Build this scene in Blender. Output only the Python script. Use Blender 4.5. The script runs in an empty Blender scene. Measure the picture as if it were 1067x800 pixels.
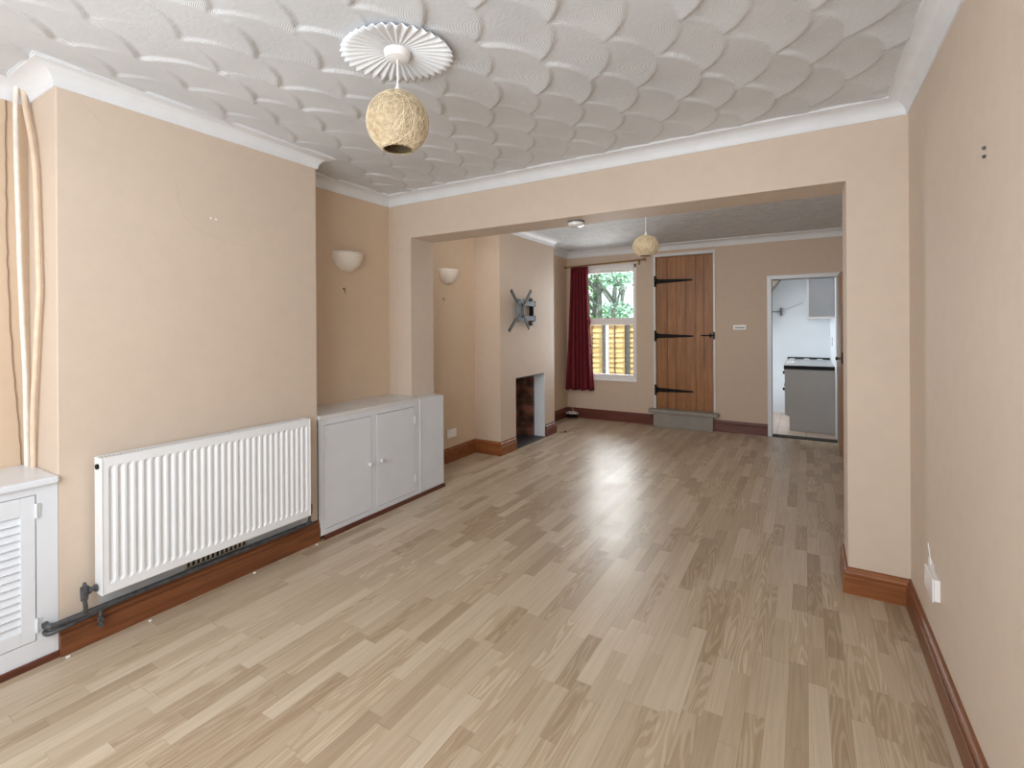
import bpy, bmesh, math, random
import numpy as np
from mathutils import Vector, Matrix
random.seed(7)
PI = math.pi
COL = bpy.context.scene.collection

# ------------------------------------------------------------------ measured places (metres)
XR = 0.441                       # right wall
XC, YC0, YC1 = -2.7465, 0.786, 2.081   # near chimney breast face
XA = -3.103                      # near alcove wall
YP, YP2 = 3.090, 3.380           # beam and nibs between the rooms
XO0, XO1, ZL = -2.854, 0.1834, 2.148
ZC, ZT = 2.437, 2.520            # cornice foot, ceiling
XF, XFA, YF0, YF1 = -2.8286, -3.1635, 4.449, 5.768
YB, YB2 = 6.908, 7.02
XK0, XK1, ZK = -0.365, 0.3157, 1.960
XD0, XD1, ZD0, ZD1 = -1.800, -1.047, 0.240, 2.350
XW0, XW1, ZW0, ZW1 = -2.93, -2.082, 0.60, 2.285
YFR = -0.75                      # wall behind the camera
YK, XKR = 8.80, 0.315            # kitchen far wall and right wall
HN, HF = 0.133, 0.148            # skirting heights

# ------------------------------------------------------------------ materials
def mat(name):
    m = bpy.data.materials.new(name); m.use_nodes = True
    nt = m.node_tree; b = nt.nodes['Principled BSDF']
    return m, nt, b
def nd(nt, t, **k):
    n = nt.nodes.new(t)
    for a, v in k.items(): setattr(n, a, v)
    return n
def math_(nt, op, a, b=None, c=None):
    n = nd(nt, 'ShaderNodeMath', operation=op)
    for i, v in enumerate((a, b, c)):
        if v is None: continue
        if isinstance(v, (int, float)): n.inputs[i].default_value = v
        else: nt.links.new(v, n.inputs[i])
    return n.outputs[0]
def ramp(nt, fac, stops):
    n = nd(nt, 'ShaderNodeValToRGB'); e = n.color_ramp.elements
    while len(e) < len(stops): e.new(0.5)
    for i, (p, c) in enumerate(stops): e[i].position = p; e[i].color = (*c, 1)
    nt.links.new(fac, n.inputs[0]); return n.outputs[0]
def mix(nt, fac, a, b, bt='MIX'):
    n = nd(nt, 'ShaderNodeMix', data_type='RGBA', blend_type=bt)
    if isinstance(fac, (int, float)): n.inputs[0].default_value = fac
    else: nt.links.new(fac, n.inputs[0])
    for i, v in ((6, a), (7, b)):
        if isinstance(v, tuple): n.inputs[i].default_value = (*v, 1)
        else: nt.links.new(v, n.inputs[i])
    return n.outputs[2]
def noise(nt, scale, vec=None, detail=3, rough=.5, dist=0):
    n = nd(nt, 'ShaderNodeTexNoise'); n.inputs['Scale'].default_value = scale
    n.inputs['Detail'].default_value = detail; n.inputs['Roughness'].default_value = rough
    n.inputs['Distortion'].default_value = dist
    if vec is not None: nt.links.new(vec, n.inputs['Vector'])
    return n.outputs[0]
def pos(nt, scale=None):
    g = nd(nt, 'ShaderNodeTexCoord').outputs['Object']
    if scale is None: return g
    m = nd(nt, 'ShaderNodeMapping'); m.inputs['Scale'].default_value = scale
    nt.links.new(g, m.inputs[0]); return m.outputs[0]
def bump(nt, b, h, strength=.2, dist=.005):
    n = nd(nt, 'ShaderNodeBump'); n.inputs['Strength'].default_value = strength
    n.inputs['Distance'].default_value = dist
    nt.links.new(h, n.inputs['Height']); nt.links.new(n.outputs[0], b.inputs['Normal'])
def simple(name, c, rough=.5, metal=0, var=.06, scale=8, bs=0, bscale=60):
    m, nt, b = mat(name)
    p = pos(nt)
    f = noise(nt, scale, p, 4)
    lo = tuple(max(0, v*(1-var)) for v in c); hi = tuple(min(1, v*(1+var)) for v in c)
    nt.links.new(ramp(nt, f, [(.3, lo), (.7, hi)]), b.inputs['Base Color'])
    b.inputs['Roughness'].default_value = rough; b.inputs['Metallic'].default_value = metal
    if bs: bump(nt, b, noise(nt, bscale, p, 3), bs, .003)
    return m
def wall_paint(name, top, low, stain=.5):
    m, nt, b = mat(name)
    p = pos(nt)
    big = noise(nt, 1.3, p, 4, .6)
    c = ramp(nt, big, [(.3, low), (.7, top)])
    fine = noise(nt, 14, p, 5, .6)
    c = mix(nt, stain, c, ramp(nt, fine, [(.3, (.93,.93,.93)), (.62, (1,1,1))]), 'MULTIPLY')
    nt.links.new(c, b.inputs['Base Color'])
    b.inputs['Roughness'].default_value = .62
    bump(nt, b, math_(nt, 'ADD', noise(nt, 9, p, 4), math_(nt, 'MULTIPLY', noise(nt, 120, p, 2), .15)), .18, .01)
    return m
M = {}
M['wall'] = wall_paint('peach_paint', (.655,.55,.455), (.625,.52,.43))
M['wall_alcove'] = wall_paint('alcove_peach_paint', (.67,.52,.385), (.64,.50,.37))
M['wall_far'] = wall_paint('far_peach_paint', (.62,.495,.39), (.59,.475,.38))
M['cornice'] = simple('cornice_white', (.75,.78,.82), .5, var=.03, bs=.08, bscale=30)
M['gloss'] = simple('white_gloss_paint', (.72,.76,.82), .3, var=.03, scale=5, bs=.05, bscale=25)
M['gloss_warm'] = simple('aged_white_gloss', (.68,.69,.70), .3, var=.06, scale=5, bs=.05, bscale=25)
M['rad'] = simple('radiator_enamel', (.82,.85,.89), .28, var=.015)
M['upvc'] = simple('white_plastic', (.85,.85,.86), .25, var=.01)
M['porcelain'] = simple('cream_plaster_shade', (.80,.74,.66), .35, var=.02)
M['kitchen_wall'] = simple('kitchen_white_paint', (.76,.80,.84), .55, var=.03, scale=2)
M['grey_paint'] = simple('grey_step_paint', (.29,.27,.24), .5, var=.06)
M['grey_panel'] = simple('grey_cabinet_laminate', (.33,.32,.31), .4, var=.02)
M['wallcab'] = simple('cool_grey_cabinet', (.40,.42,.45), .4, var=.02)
M['black'] = simple('black_iron', (.009,.009,.010), .6, metal=.0, var=.2)
M['black'].node_tree.nodes['Principled BSDF'].inputs['Specular IOR Level'].default_value = .15
M['dark'] = simple('near_black', (.02,.018,.016), .7)  # near-black for the painted pipe shadow, recess backings and dark trim
M['pipe'] = simple('grey_painted_pipe', (.085,.09,.10), .45, metal=.3, var=.4, scale=40, bs=.3, bscale=90)
M['mount'] = simple('grey_steel', (.11,.13,.15), .4, metal=.5, var=.2)
M['white_pipe'] = simple('white_painted_pipe', (.82,.79,.73), .4, var=.08, scale=20, bs=.3, bscale=50)
M['tan_pipe'] = simple('peach_painted_pipe', (.72,.58,.45), .45, var=.08, scale=20)
M['worktop'] = simple('grey_worktop', (.38,.38,.37), .3)
M['brass'] = simple('dull_brass', (.33,.20,.09), .35, metal=.7, var=.1)
M['cavity'] = simple('fawn_plaster_scrim', (.62,.52,.42), .8)
M['crack'] = simple('crack_shadow', (.42,.33,.26), .9)
M['cable'] = simple('brown_cable', (.28,.19,.13), .8)
M['chip'] = simple('white_paint_flake', (.85,.85,.83), .6)
M['vent'] = simple('cream_vent', (.50,.46,.38), .5, var=.1)
M['post'] = simple('concrete_post', (.62,.62,.60), .8, bs=.2)
M['post_shade'] = simple('shaded_post_grey', (.10,.10,.095), .8)  # dark copy of the post colour, painting in its shaded side
M['bark'] = simple('tree_bark', (.20,.23,.21), .9, var=.4, scale=6)
M['leaf'] = simple('green_leaves', (.22,.55,.20), .6, var=.6, scale=2)
M['leaf2'] = simple('blue_green_leaves', (.36,.62,.48), .6, var=.5, scale=2)
M['lawn'] = simple('garden_grass', (.10,.18,.05), .9, var=.4)
M['concealed'] = simple('outer_plaster', (.6,.58,.55), .8)
M['soffit'] = simple('brown_stair_soffit', (.28,.235,.18), .7, var=.2)

def wood(name, cols, grain=(30, 30, 1.5), rough=.35, plank=None, bs=.06):
    m, nt, b = mat(name)
    p = pos(nt, grain)
    f = noise(nt, 1.0, p, 6, .65, .6)
    c = ramp(nt, f, [(.25, cols[0]), (.5, cols[1]), (.75, cols[2])])
    big = noise(nt, 2.2, pos(nt), 3)
    c = mix(nt, .8, c, ramp(nt, big, [(.3, (.78,.74,.70)), (.7, (1,1,1))]), 'MULTIPLY')
    if plank:
        s = nd(nt, 'ShaderNodeSeparateXYZ'); nt.links.new(pos(nt), s.inputs[0])
        k = math_(nt, 'FLOOR', math_(nt, 'DIVIDE', s.outputs[0], plank))
        w = nd(nt, 'ShaderNodeTexWhiteNoise', noise_dimensions='1D'); nt.links.new(k, w.inputs['W'])
        c = mix(nt, 1, c, ramp(nt, w.outputs[0], [(0, (.72,.70,.66)), (1, (1,1,1))]), 'MULTIPLY')
    nt.links.new(c, b.inputs['Base Color'])
    b.inputs['Roughness'].default_value = rough
    bump(nt, b, f, bs, .004)
    return m
M['skirt'] = wood('varnished_skirting_wood', ((.11,.038,.014), (.20,.070,.026), (.28,.105,.040)), (14, 2.0, 22), .38)
M['skirt_x'] = wood('varnished_skirting_wood_across', ((.13,.040,.013), (.26,.09,.028), (.38,.145,.048)), (2.0, 14, 22), .38)
M['skirt_far'] = wood('mahogany_skirting_wood', ((.10,.028,.020), (.15,.045,.032), (.20,.065,.045)), (2.5, 2.5, 24), .33)
M['strip'] = wood('dark_red_floor_strip', ((.07,.02,.012), (.12,.035,.02), (.16,.05,.03)), (3, 3, 20), .4)
M['door'] = wood('oiled_plank_door', ((.21,.080,.024), (.33,.140,.042), (.45,.215,.070)), (22, 22, 1.6), .42, plank=None, bs=.12)
M['leafwood'] = wood('dark_brown_door', ((.22,.11,.05), (.33,.18,.09), (.42,.25,.13)), (18, 18, 1.5), .42)

def laminate():
    m, nt, b = mat('laminate_floor')
    s = nd(nt, 'ShaderNodeSeparateXYZ'); nt.links.new(pos(nt), s.inputs[0])
    X, Y = s.outputs[0], s.outputs[1]
    W = .0655
    u = math_(nt, 'DIVIDE', X, W); row = math_(nt, 'FLOOR', u); fu = math_(nt, 'FRACT', u)
    w1 = nd(nt, 'ShaderNodeTexWhiteNoise', noise_dimensions='1D'); nt.links.new(row, w1.inputs['W'])
    w2 = nd(nt, 'ShaderNodeTexWhiteNoise', noise_dimensions='1D'); nt.links.new(math_(nt, 'ADD', row, 91.7), w2.inputs['W'])
    L = math_(nt, 'MULTIPLY_ADD', w2.outputs[0], .20, .33)
    v = math_(nt, 'ADD', math_(nt, 'DIVIDE', Y, L), math_(nt, 'MULTIPLY', w1.outputs[0], 13.))
    # uneven strip lengths
    v = math_(nt, 'ADD', v, math_(nt, 'MULTIPLY', math_(nt, 'SINE', math_(nt, 'MULTIPLY_ADD', v, 2.1, row)), .22))
    cell = math_(nt, 'FLOOR', v); fv = math_(nt, 'FRACT', v)
    cb = nd(nt, 'ShaderNodeCombineXYZ'); nt.links.new(row, cb.inputs[0]); nt.links.new(cell, cb.inputs[1])
    wn = nd(nt, 'ShaderNodeTexWhiteNoise', noise_dimensions='2D'); nt.links.new(cb.outputs[0], wn.inputs['Vector'])
    r = wn.outputs[0]
    base = ramp(nt, r, [(0, (.40,.305,.212)), (.15, (.47,.37,.265)), (.5, (.525,.425,.315)), (1, (.59,.49,.375))])
    # long fine grain
    g = nd(nt, 'ShaderNodeCombineXYZ')
    nt.links.new(math_(nt, 'MULTIPLY', X, 95.), g.inputs[0])
    nt.links.new(math_(nt, 'MULTIPLY_ADD', r, 40., math_(nt, 'MULTIPLY', Y, 3.4)), g.inputs[1])
    nt.links.new(math_(nt, 'MULTIPLY', r, 17.), g.inputs[2])
    gr = noise(nt, 1., g.outputs[0], 5, .6)
    c = mix(nt, .75, base, ramp(nt, gr, [(.3, (.80,.77,.73)), (.62, (1,1,1))]), 'MULTIPLY')
    # cathedral figure on some strips
    h = nd(nt, 'ShaderNodeCombineXYZ')
    nt.links.new(math_(nt, 'MULTIPLY_ADD', r, 31., math_(nt, 'MULTIPLY', X, 17.)), h.inputs[0])
    nt.links.new(math_(nt, 'MULTIPLY', Y, 1.5), h.inputs[1])
    nt.links.new(math_(nt, 'MULTIPLY', r, 9.), h.inputs[2])
    hn = noise(nt, 1., h.outputs[0], 1, .4, .2)
    rings = math_(nt, 'SINE', math_(nt, 'MULTIPLY', hn, 72.))
    w3 = math_(nt, 'GREATER_THAN', math_(nt, 'FRACT', math_(nt, 'MULTIPLY', r, 7.31)), .55)
    rg = ramp(nt, rings, [(.0, (.80,.74,.66)), (.6, (1,1,1))])
    c = mix(nt, math_(nt, 'MULTIPLY', w3, .75), c, rg, 'MULTIPLY')
    # seams
    e1 = math_(nt, 'LESS_THAN', fu, .022)
    e2 = math_(nt, 'LESS_THAN', fv, .006)
    b3 = math_(nt, 'LESS_THAN', math_(nt, 'FRACT', math_(nt, 'DIVIDE', u, 3.)), .0085)
    e = math_(nt, 'MAXIMUM', math_(nt, 'MULTIPLY', math_(nt, 'MAXIMUM', e1, e2), .22), math_(nt, 'MULTIPLY', b3, .45))
    c = mix(nt, e, c, (.12,.08,.05))
    nt.links.new(c, b.inputs['Base Color'])
    dirt = noise(nt, 3., pos(nt), 5, .7)
    nt.links.new(math_(nt, 'MULTIPLY_ADD', dirt, .25, .25), b.inputs['Roughness'])
    b.inputs['Specular IOR Level'].default_value = .45
    return m
M['floor'] = laminate()

def artex():
    m, nt, b = mat('combed_fan_plaster')
    a = nd(nt, 'ShaderNodeAttribute', attribute_name='fan')   # centre of the fan each facet belongs to
    p = pos(nt)
    d = nd(nt, 'ShaderNodeVectorMath', operation='DISTANCE'); nt.links.new(a.outputs['Vector'], d.inputs[0])
    s = nd(nt, 'ShaderNodeSeparateXYZ'); nt.links.new(p, s.inputs[0])
    cb = nd(nt, 'ShaderNodeCombineXYZ'); nt.links.new(s.outputs[0], cb.inputs[0]); nt.links.new(s.outputs[1], cb.inputs[1])
    nt.links.new(cb.outputs[0], d.inputs[1])
    wav = math_(nt, 'SINE', math_(nt, 'MULTIPLY', math_(nt, 'ADD', d.outputs['Value'], math_(nt, 'MULTIPLY', noise(nt, 9, p, 2), .006)), 2*PI/.0052))
    b.inputs['Base Color'].default_value = (.72,.725,.73,1)
    nt.links.new(ramp(nt, noise(nt, 2.5, p, 4), [(.3, (.66,.69,.73)), (.7, (.74,.77,.81))]), b.inputs['Base Color'])
    b.inputs['Roughness'].default_value = .6
    bump(nt, b, math_(nt, 'ADD', math_(nt, 'MULTIPLY', wav, .5), noise(nt, 60, p, 3)), .7, .0022)
    return m
M['artex'] = artex()
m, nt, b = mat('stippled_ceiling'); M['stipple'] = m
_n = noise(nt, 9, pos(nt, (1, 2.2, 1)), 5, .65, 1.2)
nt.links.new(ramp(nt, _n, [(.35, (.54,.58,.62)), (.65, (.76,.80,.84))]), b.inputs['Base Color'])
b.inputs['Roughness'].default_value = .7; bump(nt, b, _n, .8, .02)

def brick():
    m, nt, b = mat('old_sooty_brick')
    t = nd(nt, 'ShaderNodeTexBrick')
    s = nd(nt, 'ShaderNodeSeparateXYZ'); nt.links.new(pos(nt), s.inputs[0])
    cb = nd(nt, 'ShaderNodeCombineXYZ'); nt.links.new(math_(nt, 'ADD', s.outputs[0], s.outputs[1]), cb.inputs[0]); nt.links.new(s.outputs[2], cb.inputs[1])
    nt.links.new(cb.outputs[0], t.inputs['Vector'])
    for k, v in (('Scale', 1.), ('Brick Width', .215), ('Row Height', .075), ('Mortar Size', .008)): t.inputs[k].default_value = v
    t.inputs['Color1'].default_value = (.30,.10,.055,1); t.inputs['Color2'].default_value = (.16,.06,.04,1); t.inputs['Mortar'].default_value = (.16,.13,.10,1)
    c = mix(nt, 1, t.outputs[0], ramp(nt, noise(nt, 7, pos(nt), 4), [(.35, (.25,.2,.18)), (.62, (1,1,1))]), 'MULTIPLY')
    nt.links.new(c, b.inputs['Base Color']); b.inputs['Roughness'].default_value = .9
    bump(nt, b, t.outputs['Fac'], -.6, .01)
    return m
M['brick'] = brick()
def tiles():
    m, nt, b = mat('kitchen_floor_tile')
    t = nd(nt, 'ShaderNodeTexBrick'); t.offset = 0
    nt.links.new(pos(nt), t.inputs['Vector'])
    for k, v in (('Scale', 1.), ('Brick Width', .33), ('Row Height', .33), ('Mortar Size', .006)): t.inputs[k].default_value = v
    t.inputs['Color1'].default_value = (.50,.38,.30,1); t.inputs['Color2'].default_value = (.44,.33,.26,1); t.inputs['Mortar'].default_value = (.22,.18,.15,1)
    nt.links.new(t.outputs[0], b.inputs['Base Color']); b.inputs['Roughness'].default_value = .3
    return m
M['tile'] = tiles()
def fabric():
    m, nt, b = mat('red_curtain_cloth')
    p = pos(nt, (60, 60, 5))
    nt.links.new(ramp(nt, noise(nt, 1, p, 3), [(.3, (.12,.006,.014)), (.7, (.20,.012,.024))]), b.inputs['Base Color'])
    b.inputs['Roughness'].default_value = .8
    return m
M['curtain'] = fabric()
def fence_mat():
    m, nt, b = mat('larch_lap_board')
    p = pos(nt, (1.4, 3, 16))
    f = noise(nt, 1., p, 5, .6, .8)
    nt.links.new(ramp(nt, f, [(.3, (.46,.27,.09)), (.5, (.74,.52,.22)), (.8, (.92,.76,.45))]), b.inputs['Base Color'])
    b.inputs['Roughness'].default_value = .8
    return m
M['fence'] = fence_mat()
M['batten'] = simple('brown_fence_batten', (.13,.08,.05), .8, var=.2)
def string():
    m, nt, b = mat('wound_straw_string')
    f = noise(nt, 70, pos(nt, (1, 1, 1.6)), 4, .75, .5)
    nt.links.new(ramp(nt, f, [(.3, (.24,.165,.085)), (.5, (.42,.32,.19)), (.72, (.62,.53,.38))]), b.inputs['Base Color'])
    b.inputs['Roughness'].default_value = .5
    bump(nt, b, noise(nt, 120, pos(nt, (1, 1, .4)), 3), .6, .004)
    return m
M['string'] = string()
M['string_light'] = simple('pale_straw_string', (.66,.56,.40), .45, var=.25, scale=50)
def glass():
    m = bpy.data.materials.new('window_glass'); m.use_nodes = True; nt = m.node_tree
    for n in list(nt.nodes):
        if n.type != 'OUTPUT_MATERIAL': nt.nodes.remove(n)
    out = [n for n in nt.nodes][0]
    t = nd(nt, 'ShaderNodeBsdfTransparent'); g = nd(nt, 'ShaderNodeBsdfGlossy'); g.inputs['Roughness'].default_value = .02
    mx = nd(nt, 'ShaderNodeMixShader'); fr = nd(nt, 'ShaderNodeFresnel'); fr.inputs[0].default_value = 1.45
    nt.links.new(fr.outputs[0], mx.inputs[0]); nt.links.new(t.outputs[0], mx.inputs[1]); nt.links.new(g.outputs[0], mx.inputs[2])
    nt.links.new(mx.outputs[0], out.inputs[0]); return m
M['glass'] = glass()

# ------------------------------------------------------------------ mesh helpers
def box(bm, x0, x1, y0, y1, z0, z1, mtx=None):
    vs = [bm.verts.new((x, y, z)) for x in (x0, x1) for y in (y0, y1) for z in (z0, z1)]
    for f in ((0,1,3,2), (4,6,7,5), (0,4,5,1), (2,3,7,6), (0,2,6,4), (1,5,7,3)):
        bm.faces.new([vs[i] for i in f])
    if mtx is not None: bmesh.ops.transform(bm, matrix=mtx, verts=vs)
    return vs
def bar(bm, a, b, w, h, up=(0,0,1)):
    a, b = Vector(a), Vector(b); d = (b-a); L = d.length; d.normalize()
    up = Vector(up)
    if abs(d.dot(up)) > .95: up = Vector((1,0,0))
    s = d.cross(up).normalized(); u = s.cross(d)
    mt = Matrix((s, d, u)).transposed().to_4x4(); mt.translation = a
    return box(bm, -w/2, w/2, 0, L, -h/2, h/2, mt)
def tube(bm, pts, r, n=10, cap=True):
    pts = [Vector(p) for p in pts]; rings = []
    prev = None
    for i, p in enumerate(pts):
        d = (pts[min(i+1, len(pts)-1)] - pts[max(i-1, 0)]).normalized()
        if prev is None:
            ref = Vector((0,0,1)) if abs(d.z) < .9 else Vector((1,0,0))
            s = d.cross(ref).normalized()
        else:
            s = (prev - d*prev.dot(d)).normalized()
        prev = s; u = d.cross(s)
        rr = r[i] if isinstance(r, (list, tuple)) else r
        rings.append([bm.verts.new(p + (s*math.cos(2*PI*k/n) + u*math.sin(2*PI*k/n))*rr) for k in range(n)])
    for a, b in zip(rings, rings[1:]):
        for k in range(n): bm.faces.new((a[k], a[(k+1)%n], b[(k+1)%n], b[k]))
    if cap: bm.faces.new(rings[0][::-1]); bm.faces.new(rings[-1])
def lathe(bm, prof, c=(0,0,0), axis='z', n=32, a0=0, a1=2*PI):
    full = abs(a1-a0-2*PI) < 1e-6; rings = []
    for k in range(n if full else n+1):
        t = a0+(a1-a0)*k/n; row = []
        for r, z in prof:
            v = (r*math.cos(t), r*math.sin(t), z)
            if axis == 'x': v = (v[2], v[0], v[1])
            if axis == 'y': v = (v[0], v[2], v[1])
            row.append(bm.verts.new((v[0]+c[0], v[1]+c[1], v[2]+c[2])))
        rings.append(row)
    m = len(rings)
    for k in range(m if full else m-1):
        a, b = rings[k], rings[(k+1) % m]
        for i in range(len(prof)-1):
            if prof[i][0] < 1e-7 and prof[i+1][0] < 1e-7: continue
            bm.faces.new((a[i], b[i], b[i+1], a[i+1]))
    bmesh.ops.remove_doubles(bm, verts=bm.verts[:], dist=1e-6)
def prism(bm, poly, y0, y1, axis='y'):
    """poly of (a,b); extruded along axis"""
    def P(a, b, c): return {'y': (a, c, b), 'x': (c, a, b), 'z': (a, b, c)}[axis]
    A = [bm.verts.new(P(a, b, y0)) for a, b in poly]; B = [bm.verts.new(P(a, b, y1)) for a, b in poly]
    n = len(poly); bm.faces.new(A[::-1]); bm.faces.new(B)
    for i in range(n): bm.faces.new((A[i], A[(i+1)%n], B[(i+1)%n], B[i]))
def sweep(bm, path, prof, closed=False):
    """profile (distance from wall, z) along a wall polyline, the room on its left, mitred corners"""
    P = [Vector((x, y)) for x, y in path]; n = len(P); rings = []
    for i in range(n):
        ns = []
        if closed or i > 0:
            d = (P[i]-P[i-1]).normalized(); ns.append(Vector((-d.y, d.x)))
        if closed or i < n-1:
            d = (P[(i+1)%n]-P[i]).normalized(); ns.append(Vector((-d.y, d.x)))
        if len(ns) == 1: m = ns[0]
        else:
            m = ns[0]+ns[1]; m = m/(1+ns[0].dot(ns[1]))
        rings.append([bm.verts.new((P[i].x+m.x*d_, P[i].y+m.y*d_, z)) for d_, z in prof])
    k = len(prof)
    for i in range(n if closed else n-1):
        a, b = rings[i], rings[(i+1)%n]
        for j in range(k): bm.faces.new((a[j], a[(j+1)%k], b[(j+1)%k], b[j]))
    if not closed: bm.faces.new(rings[0]); bm.faces.new(rings[-1][::-1])
def obj(name, bm, m, parent=None, bevel=0, smooth=False, seg=2, **props):
    bmesh.ops.recalc_face_normals(bm, faces=bm.faces[:])
    me = bpy.data.meshes.new(name); bm.to_mesh(me); bm.free()
    if not isinstance(m, (list, tuple)): m = [m]
    for q in m: me.materials.append(M[q] if isinstance(q, str) else q)
    if smooth:
        me.shade_smooth()
        if smooth != 'all': me.set_sharp_from_angle(angle=math.radians(40))
    o = bpy.data.objects.new(name, me); COL.objects.link(o)
    if parent is not None:
        o.parent = parent
        o.matrix_parent_inverse = Matrix.Translation(-parent.location) if parent.type == 'EMPTY' else Matrix.Identity(4)
    if bevel:
        md = o.modifiers.new('bevel', 'BEVEL'); md.width = bevel; md.segments = seg; md.limit_method = 'ANGLE'
    for k, v in props.items(): o[k] = v
    return o
def thing(name, label, cat, loc=(0,0,0), group=None):
    o = bpy.data.objects.new(name, None); COL.objects.link(o); o.location = loc
    o.empty_display_size = .1
    o['label'] = label; o['category'] = cat
    if group: o['group'] = group
    return o
def tag(o, label, cat, group=None):
    o['label'] = label; o['category'] = cat
    if group: o['group'] = group
    return o
def B(): return bmesh.new()
def boxes(*bs):
    bm = B()
    for b_ in bs: box(bm, *b_)
    return bm
S = dict(kind='structure')

# ------------------------------------------------------------------ floor, walls, ceilings
obj('floor', boxes((XFA-.1, XR+.1, YFR-.1, 7.0, -.08, 0)), 'floor', **S)
obj('floor_kitchen', boxes((-1.95, XKR+.1, 7.0, YK+.1, -.08, 0.002)), 'tile', **S)
obj('wall_left', boxes((XA-.12, XA, YFR-.1, YP+.05, -.05, ZT+.03)), 'wall_alcove', **S)
obj('wall_left_far', boxes((XFA-.12, XFA, YP2-.1, 4.50, -.05, ZT+.03), (XFA-.12, XFA, 5.70, YB2, -.05, ZT+.03)), 'wall_alcove', **S)
obj('wall_right', boxes((XR, XR+.12, YFR-.1, YB2, -.05, ZT+.03)), 'wall', **S)
# near chimney breast
wl = obj('wall_chimney_breast', boxes((XA-.01, XC, YC0, YC1, -.02, ZT+.02)), 'wall', bevel=.004, **S)
# far chimney breast, open at the hearth
FY0, FY1, FZ = 4.763, 5.493, .808
obj('wall_chimney_breast_far', boxes((XFA-.12, XF, YF0, FY0, -.02, ZT+.02), (XFA-.12, XF, FY1, YF1, -.02, ZT+.02),
    (XFA-.12, XF, FY0, FY1, FZ, ZT+.02)), 'wall_far', **S)
# beam, left nib and right pier between the rooms
bm = bmesh.new(); prism(bm, [(XA-.1, -.02), (XO0, -.02), (XO0, ZL), (XO1, ZL), (XO1, -.02), (XR+.02, -.02), (XR+.02, ZT+.03), (XA-.1, ZT+.03)], YP, YP2)
obj('wall_middle', bm, 'wall', bevel=.003, **S)
# far wall with window, stair door and kitchen door openings
def holed(bm, x0, x1, z0, z1, y0, y1, holes):
    xs = sorted({x0, x1, *[h[0] for h in holes], *[h[1] for h in holes]})
    for a, b_ in zip(xs, xs[1:]):
        hs = sorted([(h[2], h[3]) for h in holes if h[0] <= a+1e-6 and h[1] >= b_-1e-6])
        z = z0
        for h0, h1 in hs:
            if h0 > z: box(bm, a, b_, y0, y1, z, h0)
            z = h1
        if z < z1: box(bm, a, b_, y0, y1, z, z1)
bm = B(); holed(bm, XFA-.12, XR+.12, -.02, ZT+.03, YB, YB2, [(XW0, XW1, ZW0, ZW1), (XD0, XD1, ZD0, ZD1), (XK0, XK1, 0.0, ZK)])
obj('wall_back', bm, 'wall_far', **S)
bm = B(); holed(bm, XA-.12, XR+.12, -.05, ZT+.03, YFR-.12, YFR, [(-2.3, .1, .65, 2.25)])
obj('wall_front', bm, 'wall', **S)
# kitchen shell
obj('wall_kitchen', boxes((-2.0, XKR+.1, YK, YK+.1, -.05, 2.6)), 'kitchen_wall', **S)
obj('wall_kitchen_right', boxes((XKR, XKR+.1, YB2, YK, -.05, 2.6)), 'kitchen_wall', **S)
obj('wall_kitchen_left', boxes((-2.0, -1.9, YB2, YK+.1, -.05, 2.6)), 'kitchen_wall', **S)
obj('ceiling_kitchen', boxes((-2.0, XKR+.1, YB2, YK+.1, 2.5, 2.6)), 'kitchen_wall', **S)
# the stairwell behind the plank door and the kitchen side of that wall
obj('wall_stairwell', boxes((XD0-.1, XD1+.1, YB2+.07, YB2+.1, 0.01, 2.49)), 'concealed', **S)

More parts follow.
